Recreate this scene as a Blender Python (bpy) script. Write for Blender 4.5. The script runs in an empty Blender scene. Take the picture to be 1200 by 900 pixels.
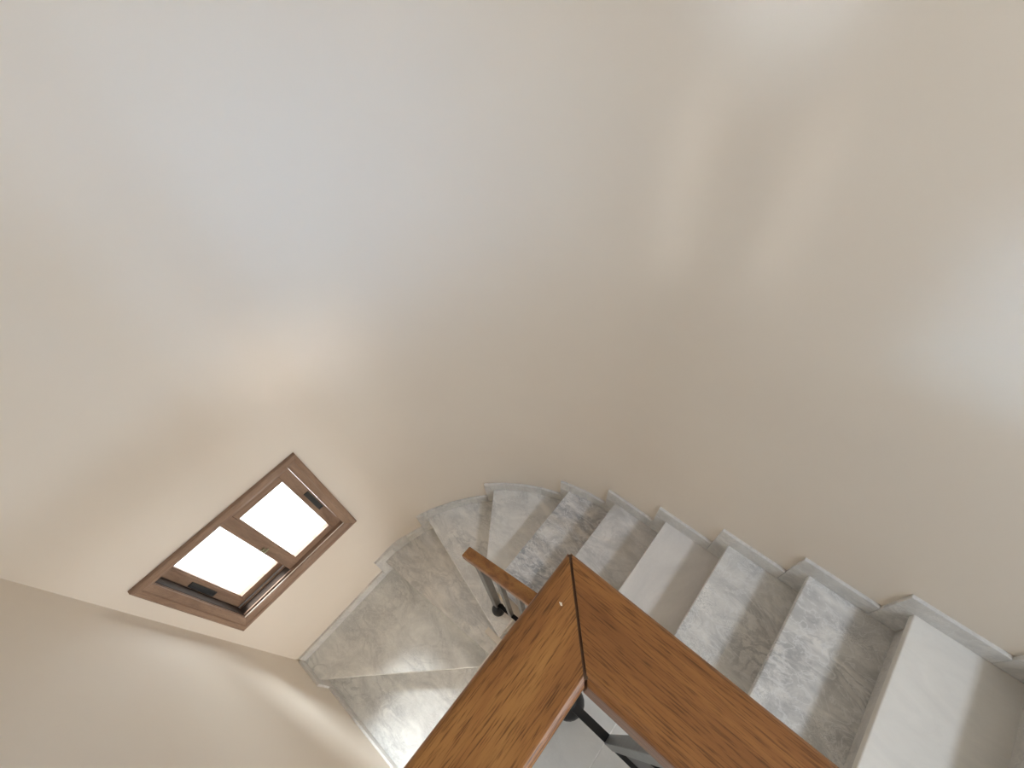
import bpy, bmesh, math, random
from mathutils import Vector, Matrix

# ------------------------------------------------------------------ camera, world, sun, lights, exposure
scene = bpy.context.scene
COL = scene.collection
random.seed(4)

# units are metres; the origin is the phone held out over the landing guard
FPX, PITCH, ROLL, YAW = 569.211, math.radians(54.295), math.radians(-6.5627), math.radians(135.949)
fw = Vector((math.cos(YAW) * math.cos(PITCH), math.sin(YAW) * math.cos(PITCH), -math.sin(PITCH)))
rt = Vector((math.sin(YAW), -math.cos(YAW), 0))
up = rt.cross(fw)
r2 = rt * math.cos(ROLL) + up * math.sin(ROLL)
u2 = -rt * math.sin(ROLL) + up * math.cos(ROLL)
cam_data = bpy.data.cameras.new('camera')
cam = bpy.data.objects.new('camera', cam_data)
COL.objects.link(cam)
m = Matrix((r2, u2, -fw)).transposed().to_4x4()
cam.matrix_world = m
cam_data.sensor_fit = 'HORIZONTAL'
cam_data.sensor_width = 36.0
cam_data.lens = FPX / 1200 * 36.0
cam_data.clip_start = 0.02
scene.camera = cam

world = bpy.data.worlds.new('sky')
scene.world = world
world.use_nodes = True
bg = world.node_tree.nodes['Background']
bg.inputs['Color'].default_value = (0.93, 0.96, 1.0, 1)
bg.inputs['Strength'].default_value = 6.0

def add_light(name, kind, loc, direction, energy, color, **kw):
    ld = bpy.data.lights.new(name, kind)
    ld.energy = energy
    ld.color = color
    for k, v in kw.items():
        setattr(ld, k, v)
    o = bpy.data.objects.new(name, ld)
    COL.objects.link(o)
    o.location = loc
    o.rotation_euler = Vector(direction).to_track_quat('-Z', 'Y').to_euler()
    return o

# high hazy sun that falls through the stair window
add_light('sun', 'SUN', (-4, 0.5, 6), (0.48, -0.205, -0.73), 16.5, (0.90, 0.94, 1.0), angle=math.radians(20))
# daylight in the high hall window, then added beams for wall patches and fill
add_light('daylight_hall_window', 'AREA', (2.07, 0.15, 0.85), (-1, 0.05, -0.80), 23, (0.76, 0.87, 1.0),
          shape='RECTANGLE', size=0.70, size_y=0.40, spread=math.radians(135))
add_light('blue_patch_beam', 'AREA', (2.07, 0.25, -0.35), (-3.45, 0.27, -0.36), 0.80, (0.30, 0.58, 1.0),  # added unseen source, aimed to make the cool patch on the window wall
          shape='RECTANGLE', size=0.58, size_y=0.64, spread=math.radians(26))
add_light('cream_patch_beam', 'AREA', (2.06, 0.25, -0.35), (-3.45, -0.06, -0.95), 0.10, (1.0, 0.92, 0.84),  # added unseen source for the warm streaks below the cool patch
          shape='RECTANGLE', size=0.50, size_y=0.20, spread=math.radians(9))
add_light('side_patch_beam', 'AREA', (0.95, -0.735, 0.22), (-0.27, 1.0, -0.52), 0.22, (0.50, 0.72, 1.0),  # added narrow beam that shapes the soft patch on the back wall
          shape='RECTANGLE', size=0.62, size_y=0.42, spread=math.radians(7))
add_light('high_patch_beam', 'AREA', (-0.02, -0.735, 0.42), (-0.17, 1.0, -0.36), 0.085, (0.70, 0.83, 1.0),  # added beam for the bright patch high on the back wall
          shape='RECTANGLE', size=0.12, size_y=0.28, spread=math.radians(11))
for px_, pw, pd, pe in ((0.03, 0.045, -0.105, 0.012), (-0.05, 0.10, -0.20, 0.018)):
    add_light('streak_beam', 'AREA', (px_, -0.733, 0.40), (pd, 1.0, -0.64), pe, (1.0, 0.98, 0.96),  # added thin beams that draw the upright streaks on the back wall
              shape='RECTANGLE', size=pw, size_y=0.46, spread=math.radians(5))
add_light('lower_fill_light', 'AREA', (2.07, -0.35, -3.0), (-1, 0, 0.05), 23, (1.0, 0.93, 0.86),  # added fill to brighten the lower steps and window wall
          shape='RECTANGLE', size=0.55, size_y=1.3)
portal = add_light('stair_window_portal', 'AREA', (-1.60, -0.31, -2.14), (1, 0, 0), 1, (1, 1, 1),
                   shape='RECTANGLE', size=0.62, size_y=0.70)
portal.data.cycles.is_portal = True

vs = scene.view_settings
vs.view_transform = 'Standard'
vs.look = 'None'
vs.exposure = -0.15
vs.gamma = 1.0
vs.use_curve_mapping = False
scene.cycles.use_denoising = True
scene.cycles.max_bounces = 12
scene.cycles.diffuse_bounces = 8
scene.cycles.sample_clamp_indirect = 8.0

# ------------------------------------------------------------------ materials
class NT:
    def __init__(self, name):
        self.mat = bpy.data.materials.new(name)
        self.mat.use_nodes = True
        self.t = self.mat.node_tree
        self.b = self.t.nodes['Principled BSDF']
        self.tc = self.n('ShaderNodeTexCoord')
    def n(self, kind, **kw):
        nd = self.t.nodes.new(kind)
        for k, v in kw.items():
            if hasattr(nd, k):
                setattr(nd, k, v)
        return nd
    def l(self, a, b):
        self.t.links.new(a, b)
    def coords(self, scale=(1, 1, 1), loc=(0, 0, 0), rot=(0, 0, 0)):
        mp = self.n('ShaderNodeMapping')
        mp.inputs['Scale'].default_value = scale
        mp.inputs['Location'].default_value = loc
        mp.inputs['Rotation'].default_value = rot
        self.l(self.tc.outputs['Object'], mp.inputs['Vector'])
        return mp.outputs['Vector']
    def noise(self, vec, scale, detail=4, rough=0.55, dist=0.0):
        nd = self.n('ShaderNodeTexNoise')
        nd.inputs['Scale'].default_value = scale
        nd.inputs['Detail'].default_value = detail
        nd.inputs['Roughness'].default_value = rough
        nd.inputs['Distortion'].default_value = dist
        self.l(vec, nd.inputs['Vector'])
        return nd.outputs['Fac']
    def ramp(self, fac, stops):
        r = self.n('ShaderNodeValToRGB')
        el = r.color_ramp.elements
        while len(el) < len(stops):
            el.new(0.5)
        for e, (p, c) in zip(el, stops):
            e.position = p
            e.color = (*c, 1) if len(c) == 3 else c
        self.l(fac, r.inputs['Fac'])
        return r.outputs['Color']
    def mix(self, fac, a, b, mode='MIX'):
        mx = self.n('ShaderNodeMix')
        mx.data_type = 'RGBA'
        mx.blend_type = mode
        for idx, v in ((0, fac), (6, a), (7, b)):
            if isinstance(v, (int, float)):
                mx.inputs[idx].default_value = v
            elif isinstance(v, tuple):
                mx.inputs[idx].default_value = (*v, 1)
            else:
                self.l(v, mx.inputs[idx])
        return mx.outputs[2]
    def bump(self, h, strength=0.2, dist=0.002):
        bp = self.n('ShaderNodeBump')
        bp.inputs['Strength'].default_value = strength
        bp.inputs['Distance'].default_value = dist
        self.l(h, bp.inputs['Height'])
        self.l(bp.outputs['Normal'], self.b.inputs['Normal'])
    def color(self, c):
        if isinstance(c, tuple):
            self.b.inputs['Base Color'].default_value = (*c, 1)
        else:
            self.l(c, self.b.inputs['Base Color'])
    def set(self, **kw):
        for k, v in kw.items():
            self.b.inputs[k.replace('_', ' ')].default_value = v
        return self

def plaster(name, c1, c2):
    t = NT(name)
    v = t.coords()
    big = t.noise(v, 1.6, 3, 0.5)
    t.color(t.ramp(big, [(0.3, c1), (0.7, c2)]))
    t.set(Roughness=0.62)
    t.b.inputs['Specular IOR Level'].default_value = 0.25
    t.bump(t.noise(v, 420, 3, 0.6), 0.12, 0.0012)
    return t.mat

def marble(name, vein=0.5, cloud=0.4, seed=0.0, rot=0.6, stretch=2.2, base=(0.89, 0.87, 0.835), dark=(0.36, 0.365, 0.375),
           warm=0.0):
    t = NT(name)
    v = t.coords((1.0, stretch, 1.0), (seed * 3.7, seed * 1.9, seed), (0, 0, rot))
    c = t.noise(v, 4.2, 6, 0.62, 1.2)
    clouds = t.ramp(c, [(0.36, (0, 0, 0)), (0.66, (1, 1, 1))])
    col = t.mix(cloud, base, t.mix(clouds, dark, base))
    # grey vein network: ridges of a distorted noise
    n1 = t.noise(v, 4.6, 5, 0.58, 1.9)
    ridge = t.ramp(n1, [(0.43, (0, 0, 0)), (0.50, (1, 1, 1)), (0.57, (0, 0, 0))])
    veinmask = t.mix(1.0, ridge, t.ramp(t.noise(v, 3.1, 3, 0.5), [(0.40, (0, 0, 0)), (0.62, (1, 1, 1))]), 'MULTIPLY')
    mv = t.mix(1.0, veinmask, (vein, vein, vein), 'MULTIPLY')
    col = t.mix(mv, col, dark)
    # fine white crystalline veins
    n2 = t.noise(v, 8.5, 4, 0.55, 1.6)
    r2_ = t.ramp(n2, [(0.465, (0, 0, 0)), (0.50, (1, 1, 1)), (0.535, (0, 0, 0))])
    wm = t.mix(1.0, r2_, (vein * 0.8,) * 3, 'MULTIPLY')
    col = t.mix(wm, col, (0.86, 0.86, 0.86))
    n3 = t.noise(v, 26, 5, 0.65, 2.2)
    hair = t.ramp(n3, [(0.47, (0, 0, 0)), (0.50, (1, 1, 1)), (0.53, (0, 0, 0))])
    hm = t.mix(1.0, hair, t.ramp(t.noise(v, 5.2, 3, 0.5), [(0.45, (0, 0, 0)), (0.65, (1, 1, 1))]), 'MULTIPLY')
    col = t.mix(t.mix(1.0, hm, (min(1.0, vein * 1.1),) * 3, 'MULTIPLY'), col, dark)
    if warm:
        wmask = t.ramp(t.noise(v, 2.6, 3, 0.5, 0.6), [(0.52, (0, 0, 0)), (0.68, (1, 1, 1))])
        col = t.mix(t.mix(1.0, wmask, (warm,) * 3, 'MULTIPLY'), col, (0.52, 0.43, 0.31))
    t.color(col)
    t.set(Roughness=0.34)
    t.b.inputs['Specular IOR Level'].default_value = 0.35
    return t.mat

def oak(name, axis, light, mid, dark, seed=0.0, pore=0.75, rough=0.38):
    """wood with the grain running along axis 0, 1 or 2"""
    t = NT(name)
    def sc(a, b):
        s = [b, b, b]
        s[axis] = a
        return tuple(s)
    fig = t.noise(t.coords(sc(2.2, 17), (seed, seed * 2, seed)), 1.0, 4, 0.55, 1.1)
    col = t.ramp(fig, [(0.30, dark), (0.48, mid), (0.68, light)])
    fine = t.noise(t.coords(sc(34, 700), (seed, 0, 0)), 1.0, 3, 0.6, 0.3)
    pores = t.ramp(fine, [(0.50, (0, 0, 0)), (0.66, (1, 1, 1))])
    dk = tuple(x * 0.42 for x in dark)
    col = t.mix(t.mix(1.0, pores, (pore,) * 3, 'MULTIPLY'), col, dk)
    fine2 = t.noise(t.coords(sc(15, 300), (0, seed, 0)), 1.0, 4, 0.6, 0.5)
    col = t.mix(t.ramp(fine2, [(0.5, (0, 0, 0)), (0.75, (0.4, 0.4, 0.4))]), col, dark)
    t.color(col)
    t.set(Roughness=rough)
    t.b.inputs['Specular IOR Level'].default_value = 0.3
    t.bump(pores, 0.1, 0.0006)
    return t.mat

def plain(name, color, rough=0.5, metal=0.0, var=0.12, scale=40):
    t = NT(name)
    n = t.noise(t.coords(), scale, 3, 0.5)
    a = tuple(x * (1 - var) for x in color)
    b = tuple(min(1, x * (1 + var)) for x in color)
    t.color(t.ramp(n, [(0.35, a), (0.65, b)]))
    t.set(Roughness=rough, Metallic=metal)
    return t.mat

def glass(name):
    mat = bpy.data.materials.new(name)
    mat.use_nodes = True
    nt = mat.node_tree
    nt.nodes.clear()
    out = nt.nodes.new('ShaderNodeOutputMaterial')
    mx = nt.nodes.new('ShaderNodeMixShader')
    tr = nt.nodes.new('ShaderNodeBsdfTransparent')
    gl = nt.nodes.new('ShaderNodeBsdfGlossy')
    gl.inputs['Roughness'].default_value = 0.02
    tr.inputs['Color'].default_value = (0.96, 0.98, 0.97, 1)
    mx.inputs[0].default_value = 0.05
    nt.links.new(tr.outputs[0], mx.inputs[1])
    nt.links.new(gl.outputs[0], mx.inputs[2])
    nt.links.new(mx.outputs[0], out.inputs[0])
    return mat

M_WALL = plaster('cream_plaster', (0.79, 0.72, 0.635), (0.81, 0.745, 0.66))
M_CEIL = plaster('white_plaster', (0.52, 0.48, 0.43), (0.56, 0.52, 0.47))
M_GROUT = plain('grout', (0.88, 0.875, 0.86), 0.8)
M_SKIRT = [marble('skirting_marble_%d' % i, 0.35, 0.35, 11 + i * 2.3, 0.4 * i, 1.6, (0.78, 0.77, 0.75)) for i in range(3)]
M_RISER = marble('riser_marble', 0.35, 0.3, 5.5, 0.3, 1.4, (0.74, 0.72, 0.69))
M_TILE = [marble('landing_tile_%d' % i, 0.12, 0.25, 21 + i * 1.7, 0.8 * i, 1.3, (0.76, 0.755, 0.735), (0.52, 0.52, 0.51)) for i in range(3)]
OAK_L, OAK_M, OAK_D = (0.44, 0.215, 0.066), (0.325, 0.142, 0.044), (0.185, 0.072, 0.025)
M_OAK_X = oak('oak_along_x', 0, OAK_L, OAK_M, OAK_D, 1.3)
M_OAK_Y = oak('oak_along_y', 1, OAK_L, OAK_M, OAK_D, 4.1)
WIN_L, WIN_M, WIN_D = (0.36, 0.24, 0.17), (0.29, 0.185, 0.125), (0.20, 0.12, 0.078)
M_WIN_Y = oak('window_wood_along_y', 1, WIN_L, WIN_M, WIN_D, 2.2, 0.35, 0.42)
M_WIN_Z = oak('window_wood_along_z', 2, WIN_L, WIN_M, WIN_D, 6.2, 0.35, 0.42)
M_WIN_X = oak('window_wood_along_x', 0, WIN_L, WIN_M, WIN_D, 3.2, 0.35, 0.42)
M_IRON = plain('black_iron', (0.012, 0.012, 0.014), 0.42)
M_STEEL = plain('grey_painted_steel', (0.17, 0.175, 0.175), 0.38, 0.3)
M_BLACK = plain('black_plastic', (0.02, 0.022, 0.024), 0.45)
M_BRASS = plain('dull_brass', (0.32, 0.30, 0.20), 0.35, 0.8)
M_TRACK_SHADE = plain('track_shade', (0.03, 0.015, 0.007), 0.8)  # deep shade of the window track put into a colour
M_GLUE = plain('brown_glue_line', (0.085, 0.04, 0.016), 0.7)
M_CHIP = plain('pale_chip', (0.75, 0.66, 0.52), 0.7)
M_GLASS = glass('window_glass')

# ------------------------------------------------------------------ mesh helpers
def obj(name, verts, faces, mat, parent=None, smooth=False, bevel=0.0, seg=2):
    me = bpy.data.meshes.new(name)
    bm = bmesh.new()
    vv = [bm.verts.new(v) for v in verts]
    for f in faces:
        try:
            bm.faces.new([vv[i] for i in f])
        except ValueError:
            pass
    bmesh.ops.recalc_face_normals(bm, faces=bm.faces)
    if bevel:
        es = [e for e in bm.edges if len(e.link_faces) == 2 and e.calc_face_angle(0) > 0.6]
        bmesh.ops.bevel(bm, geom=es, offset=bevel, segments=seg, profile=0.5, affect='EDGES', clamp_overlap=True)
    bm.to_mesh(me)
    bm.free()
    if smooth:
        for p in me.polygons:
            p.use_smooth = True
    me.materials.append(mat)
    o = bpy.data.objects.new(name, me)
    COL.objects.link(o)
    if parent:
        o.parent = parent
    return o

class MB:
    """collects solids that belong to one part"""
    def __init__(self):
        self.v, self.f = [], []
    def add(self, verts, faces):
        k = len(self.v)
        self.v += [tuple(p) for p in verts]
        self.f += [tuple(i + k for i in f) for f in faces]
        return self
    def box(self, x0, x1, y0, y1, z0, z1):
        return self.prism([(x0, y0), (x1, y0), (x1, y1), (x0, y1)], z0, z1)
    def prism(self, poly, z0, z1):
        n = len(poly)
        vs_ = [(x, y, z0) for x, y in poly] + [(x, y, z1) for x, y in poly]
        fs = [tuple(range(n - 1, -1, -1)), tuple(range(n, 2 * n))]
        fs += [(i, (i + 1) % n, n + (i + 1) % n, n + i) for i in range(n)]
        return self.add(vs_, fs)
    def loft(self, a, b):
        n = len(a)
        fs = [tuple(range(n - 1, -1, -1)), tuple(range(n, 2 * n))]
        fs += [(i, (i + 1) % n, n + (i + 1) % n, n + i) for i in range(n)]
        return self.add(list(a) + list(b), fs)
    def sphere(self, c, r, rz=None, seg=24, rings=14):
        rz = rz or r
        vs_ = [(c[0], c[1], c[2] - rz)]
        for i in range(1, rings):
            a = -math.pi / 2 + math.pi * i / rings
            for j in range(seg):
                t = 2 * math.pi * j / seg
                vs_.append((c[0] + r * math.cos(a) * math.cos(t), c[1] + r * math.cos(a) * math.sin(t), c[2] + rz * math.sin(a)))
        vs_.append((c[0], c[1], c[2] + rz))
        fs = []
        for j in range(seg):
            fs.append((0, 1 + (j + 1) % seg, 1 + j))
            top = 1 + (rings - 2) * seg
            fs.append((top + j, top + (j + 1) % seg, len(vs_) - 1))
        for i in range(rings - 2):
            for j in range(seg):
                a = 1 + i * seg
                fs.append((a + j, a + (j + 1) % seg, a + seg + (j + 1) % seg, a + seg + j))
        return self.add(vs_, fs)
    def build(self, name, mat, parent=None, **kw):
        return obj(name, self.v, self.f, mat, parent, **kw)

def tag(o, label=None, cat=None, group=None, kind=None):
    if label: o['label'] = label
    if cat: o['category'] = cat
    if group: o['group'] = group
    if kind: o['kind'] = kind
    return o

def empty(name, loc=(0, 0, 0)):
    e = bpy.data.objects.new(name, None)
    COL.objects.link(e)
    e.empty_display_size = 0.1
    # parts carry room coordinates, so the root keeps the identity transform
    return e

# ------------------------------------------------------------------ dimensions (camera-relative metres)
RISE = 0.179
Z = [-1.791 - RISE * i for i in range(15)]          # tread heights, going down
Z_LAND = -1.791 + RISE                              # landing
Z_LOW = Z[13] - RISE                                # lower floor
Z_CEIL = 1.50
FACE_Y, FACE_X, FACE_F = 1.0, -1.39, -0.725         # faces of the skirting on the back, window and front walls
SK = 0.014                                          # skirting thickness
WY, WX, WF = FACE_Y + SK, FACE_X - SK, FACE_F - SK  # wall faces
AC, AR = (-0.34, -0.05), 1.05                       # the rounded corner of the stairwell
X_END = 2.10
TH = 0.20

S_A = X_END - AC[0]
S_B = S_A + AR * math.pi / 2
S_C = S_B + (AC[1] - FACE_F)
def path(s, off=0.0):
    """point on the skirting line (off > 0: towards the wall); s grows going down the stairs"""
    if s < S_A:
        return (X_END - s, FACE_Y + off)
    if s < S_B:
        a = math.pi / 2 + (s - S_A) / AR
        return (AC[0] + (AR + off) * math.cos(a), AC[1] + (AR + off) * math.sin(a))
    if s < S_C:
        return (FACE_X - off, AC[1] - (s - S_B))
    return (FACE_X + (s - S_C), FACE_F - off)

# ------------------------------------------------------------------ the setting
# walls
MB().box(AC[0], X_END + TH, WY, WY + TH, Z_LOW - 0.2, Z_CEIL).build('wall_back', M_WALL)
N = 72
R1 = AR + SK
Y_FLAT = 0.06                                       # the flat window wall runs to here, then blends into the curve
def curved_wall():
    me = bpy.data.meshes.new('wall_curved')
    bm = bmesh.new()
    z0, z1 = Z_LOW - 0.2, Z_CEIL
    rows = []
    a_end = math.pi - math.asin((Y_FLAT - AC[1]) / R1)
    for i in range(N + 1):
        a = math.pi / 2 + (a_end - math.pi / 2) * i / N
        c, s = math.cos(a), math.sin(a)
        xi, yi = AC[0] + R1 * c, AC[1] + R1 * s
        t = min(1.0, max(0.0, (yi - Y_FLAT) / 0.20))
        t = t * t * (3 - 2 * t)
        xi = WX + (xi - WX) * t
        pin = (xi, yi)
        pout = (xi + TH * c, yi + TH * s) if i < N else (xi - TH, yi)
        rows.append([bm.verts.new((*p, z)) for p, z in ((pin, z0), (pin, z1), (pout, z1), (pout, z0))])
    for i in range(N):
        a, b = rows[i], rows[i + 1]
        for k in range(4):
            f = bm.faces.new((a[k], a[(k + 1) % 4], b[(k + 1) % 4], b[k]))
            f.smooth = k in (0, 2)
    bm.faces.new(rows[0])
    bm.faces.new(rows[-1][::-1])
    bmesh.ops.recalc_face_normals(bm, faces=bm.faces)
    for f in bm.faces:
        for e in f.edges:
            if len(e.link_faces) == 2 and abs(e.calc_face_angle(0)) > 0.5:
                e.smooth = False
    bm.to_mesh(me)
    bm.free()
    me.materials.append(M_WALL)
    o = bpy.data.objects.new('wall_curved', me)
    COL.objects.link(o)
    return o
curved_wall()

def holed_wall(name, axis, p0, p1, a0, a1, z0, z1, holes):
    """a wall slab between p0 and p1 on the given axis with rectangular openings (a, b, z, z) side by side"""
    mb = MB()
    def slab(u0, u1, v0, v1):
        if u1 - u0 < 1e-4 or v1 - v0 < 1e-4: return
        if axis == 0: mb.box(p0, p1, u0, u1, v0, v1)
        else: mb.box(u0, u1, p0, p1, v0, v1)
    bands = [(z0, z1, holes)] if not isinstance(z0, list) else [(z0[k], z0[k + 1], holes[k]) for k in range(len(holes))]
    for za, zb, hs in bands:
        cur = a0
        for h in sorted(hs):
            slab(cur, h[0], za, zb)
            slab(h[0], h[1], za, h[2])
            slab(h[0], h[1], h[3], zb)
            cur = h[1]
        slab(cur, a1, za, zb)
    return mb.build(name, M_WALL)

H1 = (-0.625, 0.008, -2.485, -1.795)                 # stair window
H2 = (-0.29, 0.59, 0.50, 1.20)                       # high hall window on the right wall
H5 = (-0.06, 0.56, -0.69, -0.01)                     # added opening below it, for the blue and cream beams
H6 = (-0.665, -0.035, -3.70, -2.30)                  # added opening for the lower fill light
H3 = (0.62, 1.28, 0.00, 0.46)                        # added opening on the front wall for the side patch beam
H4 = (-0.11, 0.07, 0.15, 0.70)                       # added opening on the front wall for the streak beams
holed_wall('wall_left', 0, WX - TH, WX, WF - TH, Y_FLAT, Z_LOW - 0.2, Z_CEIL, [H1])
holed_wall('wall_right', 0, X_END, X_END + TH, WF - TH, WY, [Z_LOW - 0.2, -1.2, 0.25, Z_CEIL], None, [[H6], [H5], [H2]])
holed_wall('wall_front', 1, WF - TH, WF, WX, X_END, Z_LOW - 0.2, Z_CEIL, [H4, H3])
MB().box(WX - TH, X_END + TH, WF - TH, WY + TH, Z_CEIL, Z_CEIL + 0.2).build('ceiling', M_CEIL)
for n in ('wall_back', 'wall_curved', 'wall_left', 'wall_right', 'wall_front', 'ceiling'):
    bpy.data.objects[n]['kind'] = 'structure'

# lower floor
low = MB().box(WX, X_END, WF, WY, Z_LOW - 0.2, Z_LOW).build('floor_lower', M_TILE[1])
low['kind'] = 'structure'

# landing: slab with tiles
LX0, LY1 = -0.075, 0.215
slab_poly = [(LX0, WF), (X_END, WF), (X_END, WY), (1.03, WY), (1.03, LY1), (LX0, LY1)]
floor = MB().prism(slab_poly, Z_LAND - 0.20, Z_LAND - 0.0012).build('floor', M_GROUT)
floor['kind'] = 'structure'
def tile(x0, x1, y0, y1, k):
    g = 0.0016
    MB().box(x0 + g, x1 - g, y0 + g, y1 - g, Z_LAND - 0.0012, Z_LAND).build('tile', M_TILE[k % 3], floor, bevel=0.0004, seg=1)
JX = [LX0 - 0.004, 0.122, 0.522, 0.922, 1.322, 1.722, X_END]
JY = [WF, -0.585, -0.185, LY1 + 0.004]
k = 0
for i in range(len(JX) - 1):
    for j in range(len(JY) - 1):
        tile(JX[i], JX[i + 1], JY[j], JY[j + 1], k * 2 + i)
        k += 1
for i, (x0, x1) in enumerate(((1.03, 1.322), (1.322, 1.722), (1.722, X_END))):
    for y0, y1 in ((LY1 + 0.004, 0.615), (0.615, FACE_Y)):
        tile(x0, x1, y0, y1, k)
        k += 1

# ------------------------------------------------------------------ staircase
stair = tag(empty('winder_staircase'), 'white and grey veined marble staircase winding down along the curved cream wall', 'staircase')

def s_back(x): return X_END - x
def s_arc(deg): return S_A + AR * math.radians(deg)
def s_front(x): return S_C + (x - FACE_X)
# nosing lines: (position along the wall, inner end)
INY = 0.30
NOSE = {-1: (s_back(0.965), (0.965, INY)),
        0: (s_back(0.698), (0.698, INY)), 1: (s_back(0.440), (0.440, INY)), 2: (s_back(0.175), (0.175, INY)),
        3: (s_back(-0.088), (-0.088, INY)), 4: (s_arc(0.65), (-0.352, INY)), 5: (s_arc(15.6), (-0.623, INY)),
        6: (s_arc(41.5), (-0.716, INY)), 7: (s_arc(67.0), (-0.49, 0.146)), 8: (s_arc(87.0), (-0.49, 0.051)),
        9: (s_front(-1.246), (-0.49, 0.005)), 10: (s_front(-0.535), (-0.44, -0.06)),
        11: (s_front(-0.26), (-0.25, -0.06)), 12: (s_front(0.0), (0.01, -0.06)), 13: (s_front(0.26), (0.27, -0.06))}
MARB = {
    0: dict(vein=0.05, cloud=0.12, seed=1.0, base=(0.826, 0.804, 0.764)),
    1: dict(vein=0.75, cloud=0.65, seed=2.0, rot=0.2, stretch=1.5, base=(0.876, 0.860, 0.829)),
    2: dict(vein=0.65, cloud=0.50, seed=3.1, rot=0.9, stretch=1.6, base=(0.889, 0.873, 0.841)),
    3: dict(warm=0.15, vein=0.10, cloud=0.35, seed=4.4, rot=-0.1, stretch=0.6, base=(0.826, 0.798, 0.770), dark=(0.5, 0.49, 0.50)),
    4: dict(vein=0.30, cloud=0.55, seed=5.2, rot=-0.5, stretch=1.8, base=(0.826, 0.798, 0.775), warm=0.25),
    5: dict(vein=0.80, cloud=0.85, seed=6.7, rot=-0.7, stretch=2.4, base=(0.876, 0.847, 0.812), dark=(0.27, 0.285, 0.32), warm=0.3),
    6: dict(vein=0.45, cloud=0.40, seed=7.3, rot=-0.4, stretch=1.6, warm=0.35),
    7: dict(vein=0.45, cloud=0.45, seed=8.9, rot=0.5, stretch=1.7, warm=0.1),
    8: dict(vein=0.40, cloud=0.45, seed=9.4, rot=0.6, stretch=1.8, warm=0.1),
    9: dict(vein=0.40, cloud=0.45, seed=10.6, rot=0.8, stretch=1.4, base=(0.890, 0.890, 0.857)),
    10: dict(vein=0.45, cloud=0.50, seed=12.2, rot=-0.5, stretch=1.7, base=(0.890, 0.890, 0.857)),
    11: dict(vein=0.4, cloud=0.5, seed=13.1), 12: dict(vein=0.4, cloud=0.5, seed=14.1), 13: dict(vein=0.4, cloud=0.5, seed=15.1)}

def wall_pts(s0, s1, off=0.004):
    """points along the wall line from s0 to s1, following the curve and the corner"""
    ss = [s0]
    for k in range(0, 19):
        s = s_arc(5 * k)
        if s0 + 1e-3 < s < s1 - 1e-3: ss.append(s)
    if s0 < S_C < s1: ss.append(S_C)
    ss.append(s1)
    return [path(s, off) if s != S_C else (FACE_X - off, FACE_F - off) for s in ss]

def shift_up(i, d):
    """the nosing line of step i moved up the stairs by d: (outer, inner) in plan"""
    so, inn = NOSE[i]
    o = Vector(path(so, 0.004)); q = Vector(inn)
    t = (o - q).normalized()
    n = Vector((t.y, -t.x))                       # up the stairs: on the right of inner -> outer
    return o + n * d, q + n * d, n

THK = 0.032
body = MB()
for i in range(0, 14):
    so, inn = NOSE[i]
    su, inu = NOSE[i - 1]
    o2, q2, n2 = shift_up(i - 1, 0.055)
    # the back edge of the tread runs a little under the riser of the step above
    back_s = su - 0.05 if i != 10 else su
    outer = wall_pts(back_s if not (i == 10) else su - 0.0, so)
    poly = [tuple(q2)] + outer + [inn]
    if i == 7:
        poly = [(-0.716 + 0.05, INY), *outer, inn, (-0.49, INY)]
    if i == 10:
        poly = [(inu[0] - 0.02, inu[1] + 0.02)] + [path(su - 0.06, 0.004)] + [path(so, 0.004)] + [inn]
    MB().prism(poly, Z[i] - THK, Z[i]).build('tread', marble('tread_marble_%d' % i, **MARB[i]), stair, bevel=0.004, seg=2)
    # the rough step below stays behind the riser and short of the inner edge
    fo, fi, fn = shift_up(i, 0.050)
    bo, bi, bn = shift_up(i - 1, 0.06)
    tin = 0.06
    fi = fi + (fo - fi).normalized() * tin
    bi = bi + (bo - bi).normalized() * tin
    bpoly = [tuple(bi)] + [tuple(Vector(p)) for p in wall_pts(back_s, so - 0.05)] + [tuple(fi)]
    body.prism(bpoly, Z[i] - 0.22, Z[i] - THK - 0.001)
# risers, set back under each nosing
for i in range(-1, 14):
    zt = (Z[i] if i >= 0 else Z_LAND) - THK
    zb = Z[i + 1] if i < 13 else Z_LOW
    a, b, n = shift_up(i, 0.038)
    a = a + (a - b).normalized() * (0.0 if i != 9 else -0.02)
    q = [tuple(a), tuple(b), tuple(b + n * 0.018), tuple(a + n * 0.018)]
    MB().prism(q, zb, zt).build('riser', M_RISER, stair)
# the landing edge tread
MB().box(0.965, 1.03, INY - 0.08, FACE_Y + 0.004, Z_LAND - THK, Z_LAND).build('tread', M_TILE[0], stair, bevel=0.004, seg=2)
body.build('stair_body', M_WALL, stair)

# plastered spine wall between the two flights, its top following the upper flight
def spine():
    x0, x1 = -0.485, 1.03
    zt0 = -3.10
    zt1 = min(zt0 + (x1 - x0) * 0.68, Z_LAND - 0.21)
    xm = x0 + (Z_LAND - 0.21 - zt0) / 0.68
    prof = [(x0, Z_LOW), (x1, Z_LOW), (x1, Z_LAND - 0.205), (min(xm, x1), Z_LAND - 0.205), (x0, zt0)]
    a = [(x, -0.055, z) for x, z in prof]
    b = [(x, 0.135, z) for x, z in prof]
    return MB().loft(a, b).box(-0.585, x0 + 0.001, 0.118, 0.150, Z[8] - 0.01, -3.115).build('spine_wall', M_WALL, stair)
spine()

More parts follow.
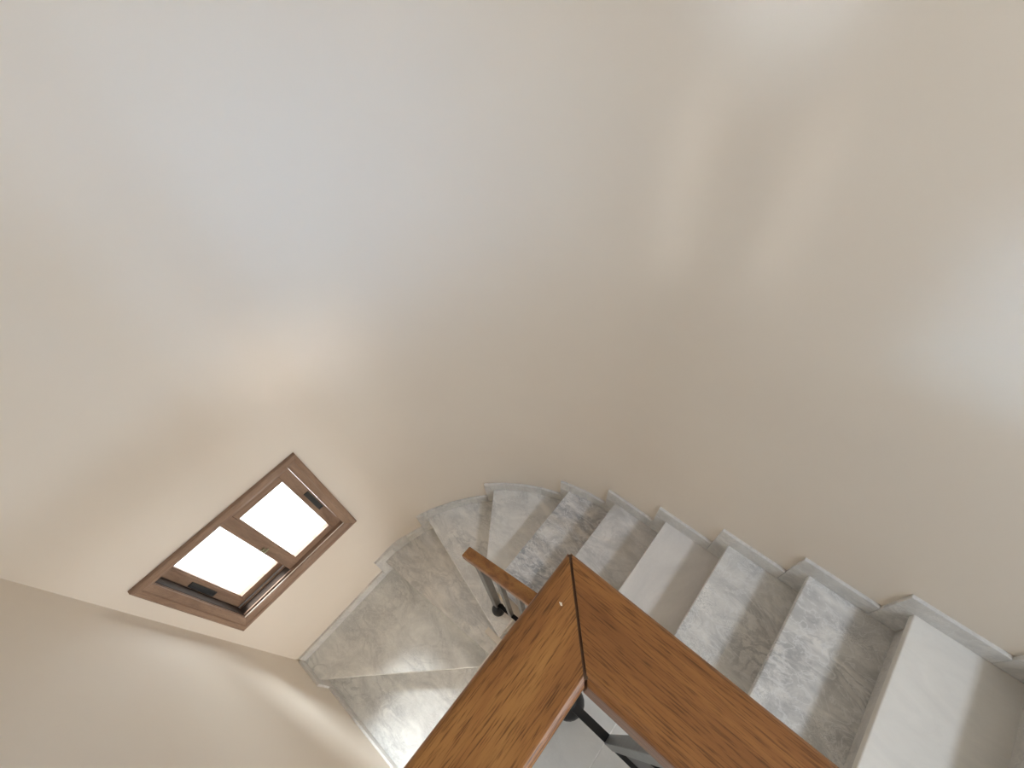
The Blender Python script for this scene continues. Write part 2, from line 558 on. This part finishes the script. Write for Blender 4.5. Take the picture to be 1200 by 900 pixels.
# stepped skirting of small marble tiles along the wall
HS = 0.085
OV = 0.054
def skirt_piece(s0, s1, z0, z1, k):
    a0, a1 = Vector(path(s0)), Vector(path(s1))
    ex = SK + (0.012 if S_B - 0.5 < s0 < S_B + 0.05 else 0.0)
    b0, b1 = Vector(path(s0, ex)), Vector(path(s1, ex))
    if s0 < S_C <= s1:
        return
    d = (a1 - a0).normalized() * 0.0006
    MB().prism([tuple(a0 + d), tuple(a1 - d), tuple(b1 - d), tuple(b0 + d)], z0, z1).build('skirting_tile', M_SKIRT[k % 3], stair, bevel=0.0015, seg=1)
def skirt_run(s0, s1, z0, z1, k):
    cuts = [s0]
    s = s0
    while s < s1 - 1e-4:
        step = 0.115 if S_A < s < S_B else 0.31
        nx = min(s + step, s1)
        if s < S_A - 0.02 < nx < s1 and s1 > S_A + 0.1: nx = S_A
        if s < S_B < nx: nx = S_B
        if s < S_C < nx: nx = S_C
        if s1 - nx < 0.03: nx = s1
        cuts.append(nx); s = nx
    for q in range(len(cuts) - 1):
        a, b = cuts[q], cuts[q + 1]
        if abs(b - S_C) < 1e-6: b = S_C - 1e-5
        if abs(a - S_C) < 1e-6: a = S_C + SK * 0 + 1e-5
        skirt_piece(a, b, z0, z1, k + q)
for i in range(0, 12):
    so, su = NOSE[i][0], NOSE[i - 1][0]
    skirt_run(su + OV, so + OV, Z[i], Z[i] + HS, i * 2)
    skirt_piece(so - 0.036, so + OV, Z[i + 1], Z[i] - 0.0005, i + 1)
skirt_piece(NOSE[-1][0] - 0.036, NOSE[-1][0] + OV, Z[0], Z_LAND, 0)
skirt_run(0.002, NOSE[-1][0] + OV, Z_LAND, Z_LAND + HS, 1)

# ------------------------------------------------------------------ stair window
win = tag(empty('window_1'), kind='structure')
win['label'] = 'brown wooden two-pane sliding window in the wall above the winding stairs'
CY0, CY1, CZ0, CZ1 = -0.668, 0.046, -2.545, -1.755   # casing outside
IY0, IY1, IZ0, IZ1 = -0.614, -0.008, -2.490, -1.812  # casing inside
def mitred(name, parent, y0, y1, z0, z1, iy0, iy1, iz0, iz1, xo, xi, xb, bead=None):
    """four mitred members; xo: face at the outer edge, xi: face at the inner edge, xb: back"""
    O = [(y0, z0), (y1, z0), (y1, z1), (y0, z1)]
    I = [(iy0, iz0), (iy1, iz0), (iy1, iz1), (iy0, iz1)]
    for k in range(4):
        j = (k + 1) % 4
        mid = lambda t, q: (O[q][0] * (1 - t) + I[q][0] * t, O[q][1] * (1 - t) + I[q][1] * t)
        def sec(q):
            prof = [(0.0, xb), (0.0, xo - 0.004), (0.10, xo), (0.45, xo), (0.52, xo - 0.005), (0.9, xi), (1.0, xi - 0.004), (1.0, xb)]
            return [(x, *mid(t, q)) for t, x in prof]
        MB().loft(sec(k), sec(j)).build(name, M_WIN_Y if k % 2 == 0 else M_WIN_Z, parent)
mitred('casing', win, CY0, CY1, CZ0, CZ1, IY0, IY1, IZ0, IZ1, WX + 0.020, WX + 0.008, WX - 0.002)
# frame lining the opening with two sliding tracks
fx0, fx1 = WX - 0.115, WX - 0.003
T = 0.012
fm = WX - 0.058
fr = MB()
fr.box(fm, fx1, H1[0], H1[1], H1[2], IZ0 + 0.006)
fr.box(fx0, fx1, H1[0], H1[1], IZ1 - 0.006, H1[3])
fr.box(fx0, fx1, H1[0], IY0 + 0.003, IZ0 + 0.006, IZ1 - 0.006)
fr.box(fx0, fx1, IY1 - 0.003, H1[1], IZ0 + 0.006, IZ1 - 0.006)
fr.build('frame', M_WIN_Y, win)
MB().box(WX - TH - 0.03, fm - 0.001, H1[0], H1[1], H1[2], IZ0 + 0.006).build('outer_sill_glare', M_SKIRT[0], win)  # pale marble instead of wood: daylight glare put into the colour
MB().box(fm + 0.002, WX - 0.006, IY0 + 0.003, -0.340, IZ0 + 0.0062, IZ0 + 0.0085).build('track_bed_shade', M_TRACK_SHADE, win)  # dark strip paints the shade in the track channel
MB().box(WX - 0.060, WX - 0.006, IY0 + 0.0032, IY0 + 0.0050, IZ0 + 0.009, IZ1 - 0.007).build('track_bed_shade', M_TRACK_SHADE, win)  # same painted shade, up the side of the frame
for xx in (WX - 0.011, WX - 0.050):
    MB().box(xx - 0.0025, xx + 0.0025, IY0 + 0.006, -0.340, IZ0 + 0.0086, IZ0 + 0.015).build('track', M_WIN_Y, win)
def sash(y0, y1, z0, z1, gy0, gy1, gz0, gz1, xf, xb, hy, label):
    root = MB().box(xb, xf, y0, gy0, z0, z1).box(xb, xf, gy1, y1, z0, z1)
    sh = root.build('sash', M_WIN_Z, win, bevel=0.002, seg=1)
    sh['label'] = label
    MB().box(xb + 0.001, xf - 0.001, gy0, gy1, z0, gz0).build('bottom_rail', M_WIN_Y, sh, bevel=0.002, seg=1)
    MB().box(xb + 0.001, xf - 0.001, gy0, gy1, gz1, z1).build('top_rail', M_WIN_Y, sh, bevel=0.002, seg=1)
    xm = (xf + xb) / 2
    g = 0.006
    bead = MB()
    bead.box(xm, xf - 0.004, gy0, gy1, gz0, gz0 + g).box(xm, xf - 0.004, gy0, gy1, gz1 - g, gz1)
    bead.box(xm, xf - 0.004, gy0, gy0 + g, gz0 + g, gz1 - g).box(xm, xf - 0.004, gy1 - g, gy1, gz0 + g, gz1 - g)
    bead.build('glazing_bead', M_WIN_Z, sh)
    MB().box(xm - 0.004, xm, gy0, gy1, gz0, gz1).build('pane', M_GLASS, sh)
    pull = MB()
    for (a, b, c, d) in ((hy - 0.012, hy - 0.008, -2.25, -2.065), (hy + 0.008, hy + 0.012, -2.25, -2.065)):
        pull.box(xf - 0.001, xf + 0.004, a, b, c, d)
    pull.box(xf - 0.001, xf + 0.004, hy - 0.008, hy + 0.008, -2.25, -2.240).box(xf - 0.001, xf + 0.004, hy - 0.008, hy + 0.008, -2.075, -2.065)
    pull.box(xf - 0.001, xf + 0.0012, hy - 0.008, hy + 0.008, -2.240, -2.075)
    h = pull.build('finger_pull', M_BLACK, sh)
    h['label'] = 'black recessed finger pull'
    return sh
XR, XL = WX - 0.018, WX - 0.064
s1 = sash(-0.338, IY1 - 0.004, IZ0 + 0.008, IZ1 - 0.008, -0.283, -0.060, -2.440, -1.885, XR, XR - 0.032, -0.032, 'front sash of the sliding window')
s2 = sash(IY0 + 0.004, -0.300, IZ0 + 0.008, IZ1 - 0.008, -0.566, -0.345, -2.440, -1.885, XL, XL - 0.032, -0.594, 'rear sash of the sliding window')
lt = MB().box(XR - 0.001, XR + 0.010, -0.334, -0.318, -2.20, -2.165).box(XR + 0.010, XR + 0.016, -0.334, -0.308, -2.188, -2.178).build('latch', M_BRASS, s1, bevel=0.001, seg=1)
lt['label'] = 'small dull brass latch'

# unseen windows, added for the beams except the high hall one: plain wooden frames with a glass pane
def upper_window(name, axis, p0, p1, h, label, pane_at):
    w = tag(empty(name), kind='structure')
    w['label'] = label
    t = 0.04
    def bx(u0, u1, v0, v1, a=p0, b=p1):
        return MB().box(a, b, u0, u1, v0, v1) if axis == 0 else MB().box(u0, u1, a, b, v0, v1)
    my = M_WIN_Y if axis == 0 else M_WIN_X
    bx(h[0], h[0] + t, h[2], h[3]).build('stile', M_WIN_Z, w)
    bx(h[1] - t, h[1], h[2], h[3]).build('stile', M_WIN_Z, w)
    bx(h[0] + t, h[1] - t, h[2], h[2] + t).build('rail', my, w)
    bx(h[0] + t, h[1] - t, h[3] - t, h[3]).build('rail', my, w)
    bx(h[0] + t, h[1] - t, h[2] + t, h[3] - t, pane_at, pane_at + 0.005).build('pane', M_GLASS, w)
upper_window('window_2', 0, X_END + 0.05, X_END + 0.11, H2, 'high upper hall window in the right wall', X_END + 0.08)
upper_window('added_window_5', 0, X_END + 0.05, X_END + 0.11, H5, 'added unseen window in the right wall for the patch beams', X_END + 0.08)
upper_window('added_window_6', 0, X_END + 0.05, X_END + 0.11, H6, 'added unseen window in the right wall for the lower fill light', X_END + 0.08)
upper_window('added_window_3', 1, WF - 0.11, WF - 0.05, H3, 'added unseen window in the front wall for the side patch beam', WF - 0.08)
upper_window('added_window_4', 1, WF - 0.11, WF - 0.05, H4, 'added unseen window in the front wall for the streak beams', WF - 0.08)

# ------------------------------------------------------------------ landing guard
guard = tag(empty('landing_guardrail'), 'black iron landing guardrail with a mitred brown oak handrail', 'railing')
ZT, ZB = -0.450, -0.530
AX0, AX1 = -0.0705, 0.0025     # left arm, across x
AY0, AY1 = 0.0405, 0.1165      # right arm, across y
def rail_profile(w0, w1, r=0.0075, rb=0.012, r0=None):
    pts = []
    def arc(cx, cz, rad, a0, a1, n=5):
        for k in range(n + 1):
            a = math.radians(a0 + (a1 - a0) * k / n)
            pts.append((cx + rad * math.cos(a), cz + rad * math.sin(a)))
    arc(w1 - r, ZT - r, r, 0, 90)
    r0 = r0 or r
    arc(w0 + r0, ZT - r0, r0, 90, 180)
    arc(w0 + rb, ZB + rb, rb, 180, 270, 4)
    arc(w1 - rb, ZB + rb, rb, 270, 360, 4)
    return pts
G = 0.0012
# mitre line through the outer corner (AX0, AY1) and the inner corner (AX1, AY0)
def mitre_y(x): return AY1 + (x - AX0) * (AY0 - AY1) / (AX1 - AX0)
def mitre_x(y): return AX0 + (y - AY1) * (AX1 - AX0) / (AY0 - AY1)
pl = rail_profile(AX0, AX1)
a_ = [(x, mitre_y(x) - G * 1.5, z) for x, z in pl]
b_ = [(x, WF + 0.001, z) for x, z in pl]
h1 = MB().loft(a_, b_).build('handrail', M_OAK_Y, guard)
pr = rail_profile(AY0, AY1, 0.0075, 0.010, 0.011)
a_ = [(mitre_x(y) + G * 1.5, y, z) for y, z in pr]
b_ = [(1.00, y, z) for y, z in pr]
h2 = MB().loft(a_, b_).build('handrail', M_OAK_X, guard)
# dark glue line, a little below the top
def mitre_fill():
    e = 0.0022
    d = Vector((AX1 - AX0, AY0 - AY1)).normalized()
    nrm = Vector((-d.y, d.x))
    p, q = Vector((AX0, AY1)) + d * 0.004, Vector((AX1, AY0)) - d * 0.004
    poly = [tuple(p + nrm * e), tuple(q + nrm * e), tuple(q - nrm * e), tuple(p - nrm * e)]
    MB().prism(poly, ZB + 0.004, ZT - 0.0015).build('mitre_joint', M_GLUE, guard)
mitre_fill()
MB().prism([(-0.0508, 0.0752), (-0.0478, 0.0736), (-0.0466, 0.0745), (-0.0484, 0.0762)], ZT - 0.0005, ZT + 0.0006).build('paint_chip', M_CHIP, h1)
ZF = Z_LAND
GY, GX = 0.078, -0.036
def baluster(x, y, w=0.026, zb=ZF + 0.075, mat=M_STEEL):
    MB().box(x - w / 2, x + w / 2, y - w / 2, y + w / 2, zb, ZB + 0.004).build('baluster', mat, guard, bevel=0.0012, seg=1)
def newel(x, y, bx=0.0):
    p = MB().box(x - 0.012, x + 0.012, y - 0.012, y + 0.012, ZF + 0.06, ZB + 0.004).build('newel_post', M_IRON, guard, bevel=0.002, seg=1)
    MB().sphere((x + bx, y, ZF + 0.044), 0.044).build('ball_foot', M_IRON, p, smooth=True)
newel(-0.030, GY, 0.024)
for k in range(8):
    baluster(0.1285 + 0.115 * k, GY)
newel(0.985, GY)
MB().box(0.012, 0.985, GY - 0.011, GY + 0.011, ZF + 0.075, ZF + 0.083).build('bottom_rail', M_IRON, guard)
# flat iron panels between the balusters, low in every second bay
for k in range(0, 7, 2):
    xa = 0.1285 + 0.115 * k + 0.0125
    xb = xa + 0.115 - 0.025
    MB().loft([(xa, GY - 0.004, ZF + 0.175), (xb, GY - 0.004, ZF + 0.175), (xb, GY - 0.004, ZF + 0.58), (xa, GY - 0.004, ZF + 0.50)],
              [(xa, GY + 0.004, ZF + 0.175), (xb, GY + 0.004, ZF + 0.175), (xb, GY + 0.004, ZF + 0.58), (xa, GY + 0.004, ZF + 0.50)]).build('panel', M_IRON, guard)
# the other arm, over the lower flight
for k in range(6):
    baluster(GX, GY - 0.125 - 0.115 * k)
MB().box(GX - 0.011, GX + 0.011, WF + 0.001, GY - 0.016, ZF + 0.075, ZF + 0.083).build('bottom_rail', M_IRON, guard)

# ------------------------------------------------------------------ stair handrail on the inner edge of the upper flight
hr = tag(empty('stair_handrail'), 'short sloping oak handrail on iron balusters at the inner edge of the winding steps', 'railing')
SL = 0.68
HX0, HX1 = -0.665, 0.30
HY0, HY1 = 0.230, 0.280
HZ0 = -2.087
def sloped(name, mat, y0, y1, x0, x1, zo, th, bevel=0.0, parent=hr):
    zt = lambda x: HZ0 + (x - HX0) * SL - zo
    sec = lambda x: [(x, y0, zt(x) - th), (x, y1, zt(x) - th), (x, y1, zt(x)), (x, y0, zt(x))]
    return MB().loft(sec(x0), sec(x1)).build(name, mat, parent, bevel=bevel)
sloped('handrail', M_OAK_X, HY0, HY1, HX0, HX1, 0.0, 0.045, 0.004)
PX, PY = -0.600, 0.262
Z7 = Z[7]
post = MB().box(PX - 0.018, PX + 0.018, PY - 0.018, PY + 0.018, Z7 + 0.05, HZ0 + (PX - HX0) * SL - 0.042).build('newel_post', M_STEEL, hr, bevel=0.002, seg=1)
MB().sphere((PX + 0.020, PY - 0.014, Z7 + 0.0375), 0.0375).build('ball_foot', M_IRON, post, smooth=True)
OFFB = (HZ0 + (PX - HX0) * SL) - (Z7 + 0.095)
sloped('bottom_rail', M_IRON, PY - 0.011, PY + 0.011, PX, HX1, OFFB, 0.010)
sloped('upper_bar', M_IRON, PY - 0.011, PY + 0.011, PX + 0.018, HX1, 0.16, 0.012)
for k in range(7):
    bx_ = PX + 0.115 * (k + 1)
    zt = HZ0 + (bx_ - HX0) * SL
    MB().box(bx_ - 0.011, bx_ + 0.011, PY - 0.011, PY + 0.011, zt - OFFB - 0.006, zt - 0.042).build('baluster', M_STEEL, hr, bevel=0.0012, seg=1)
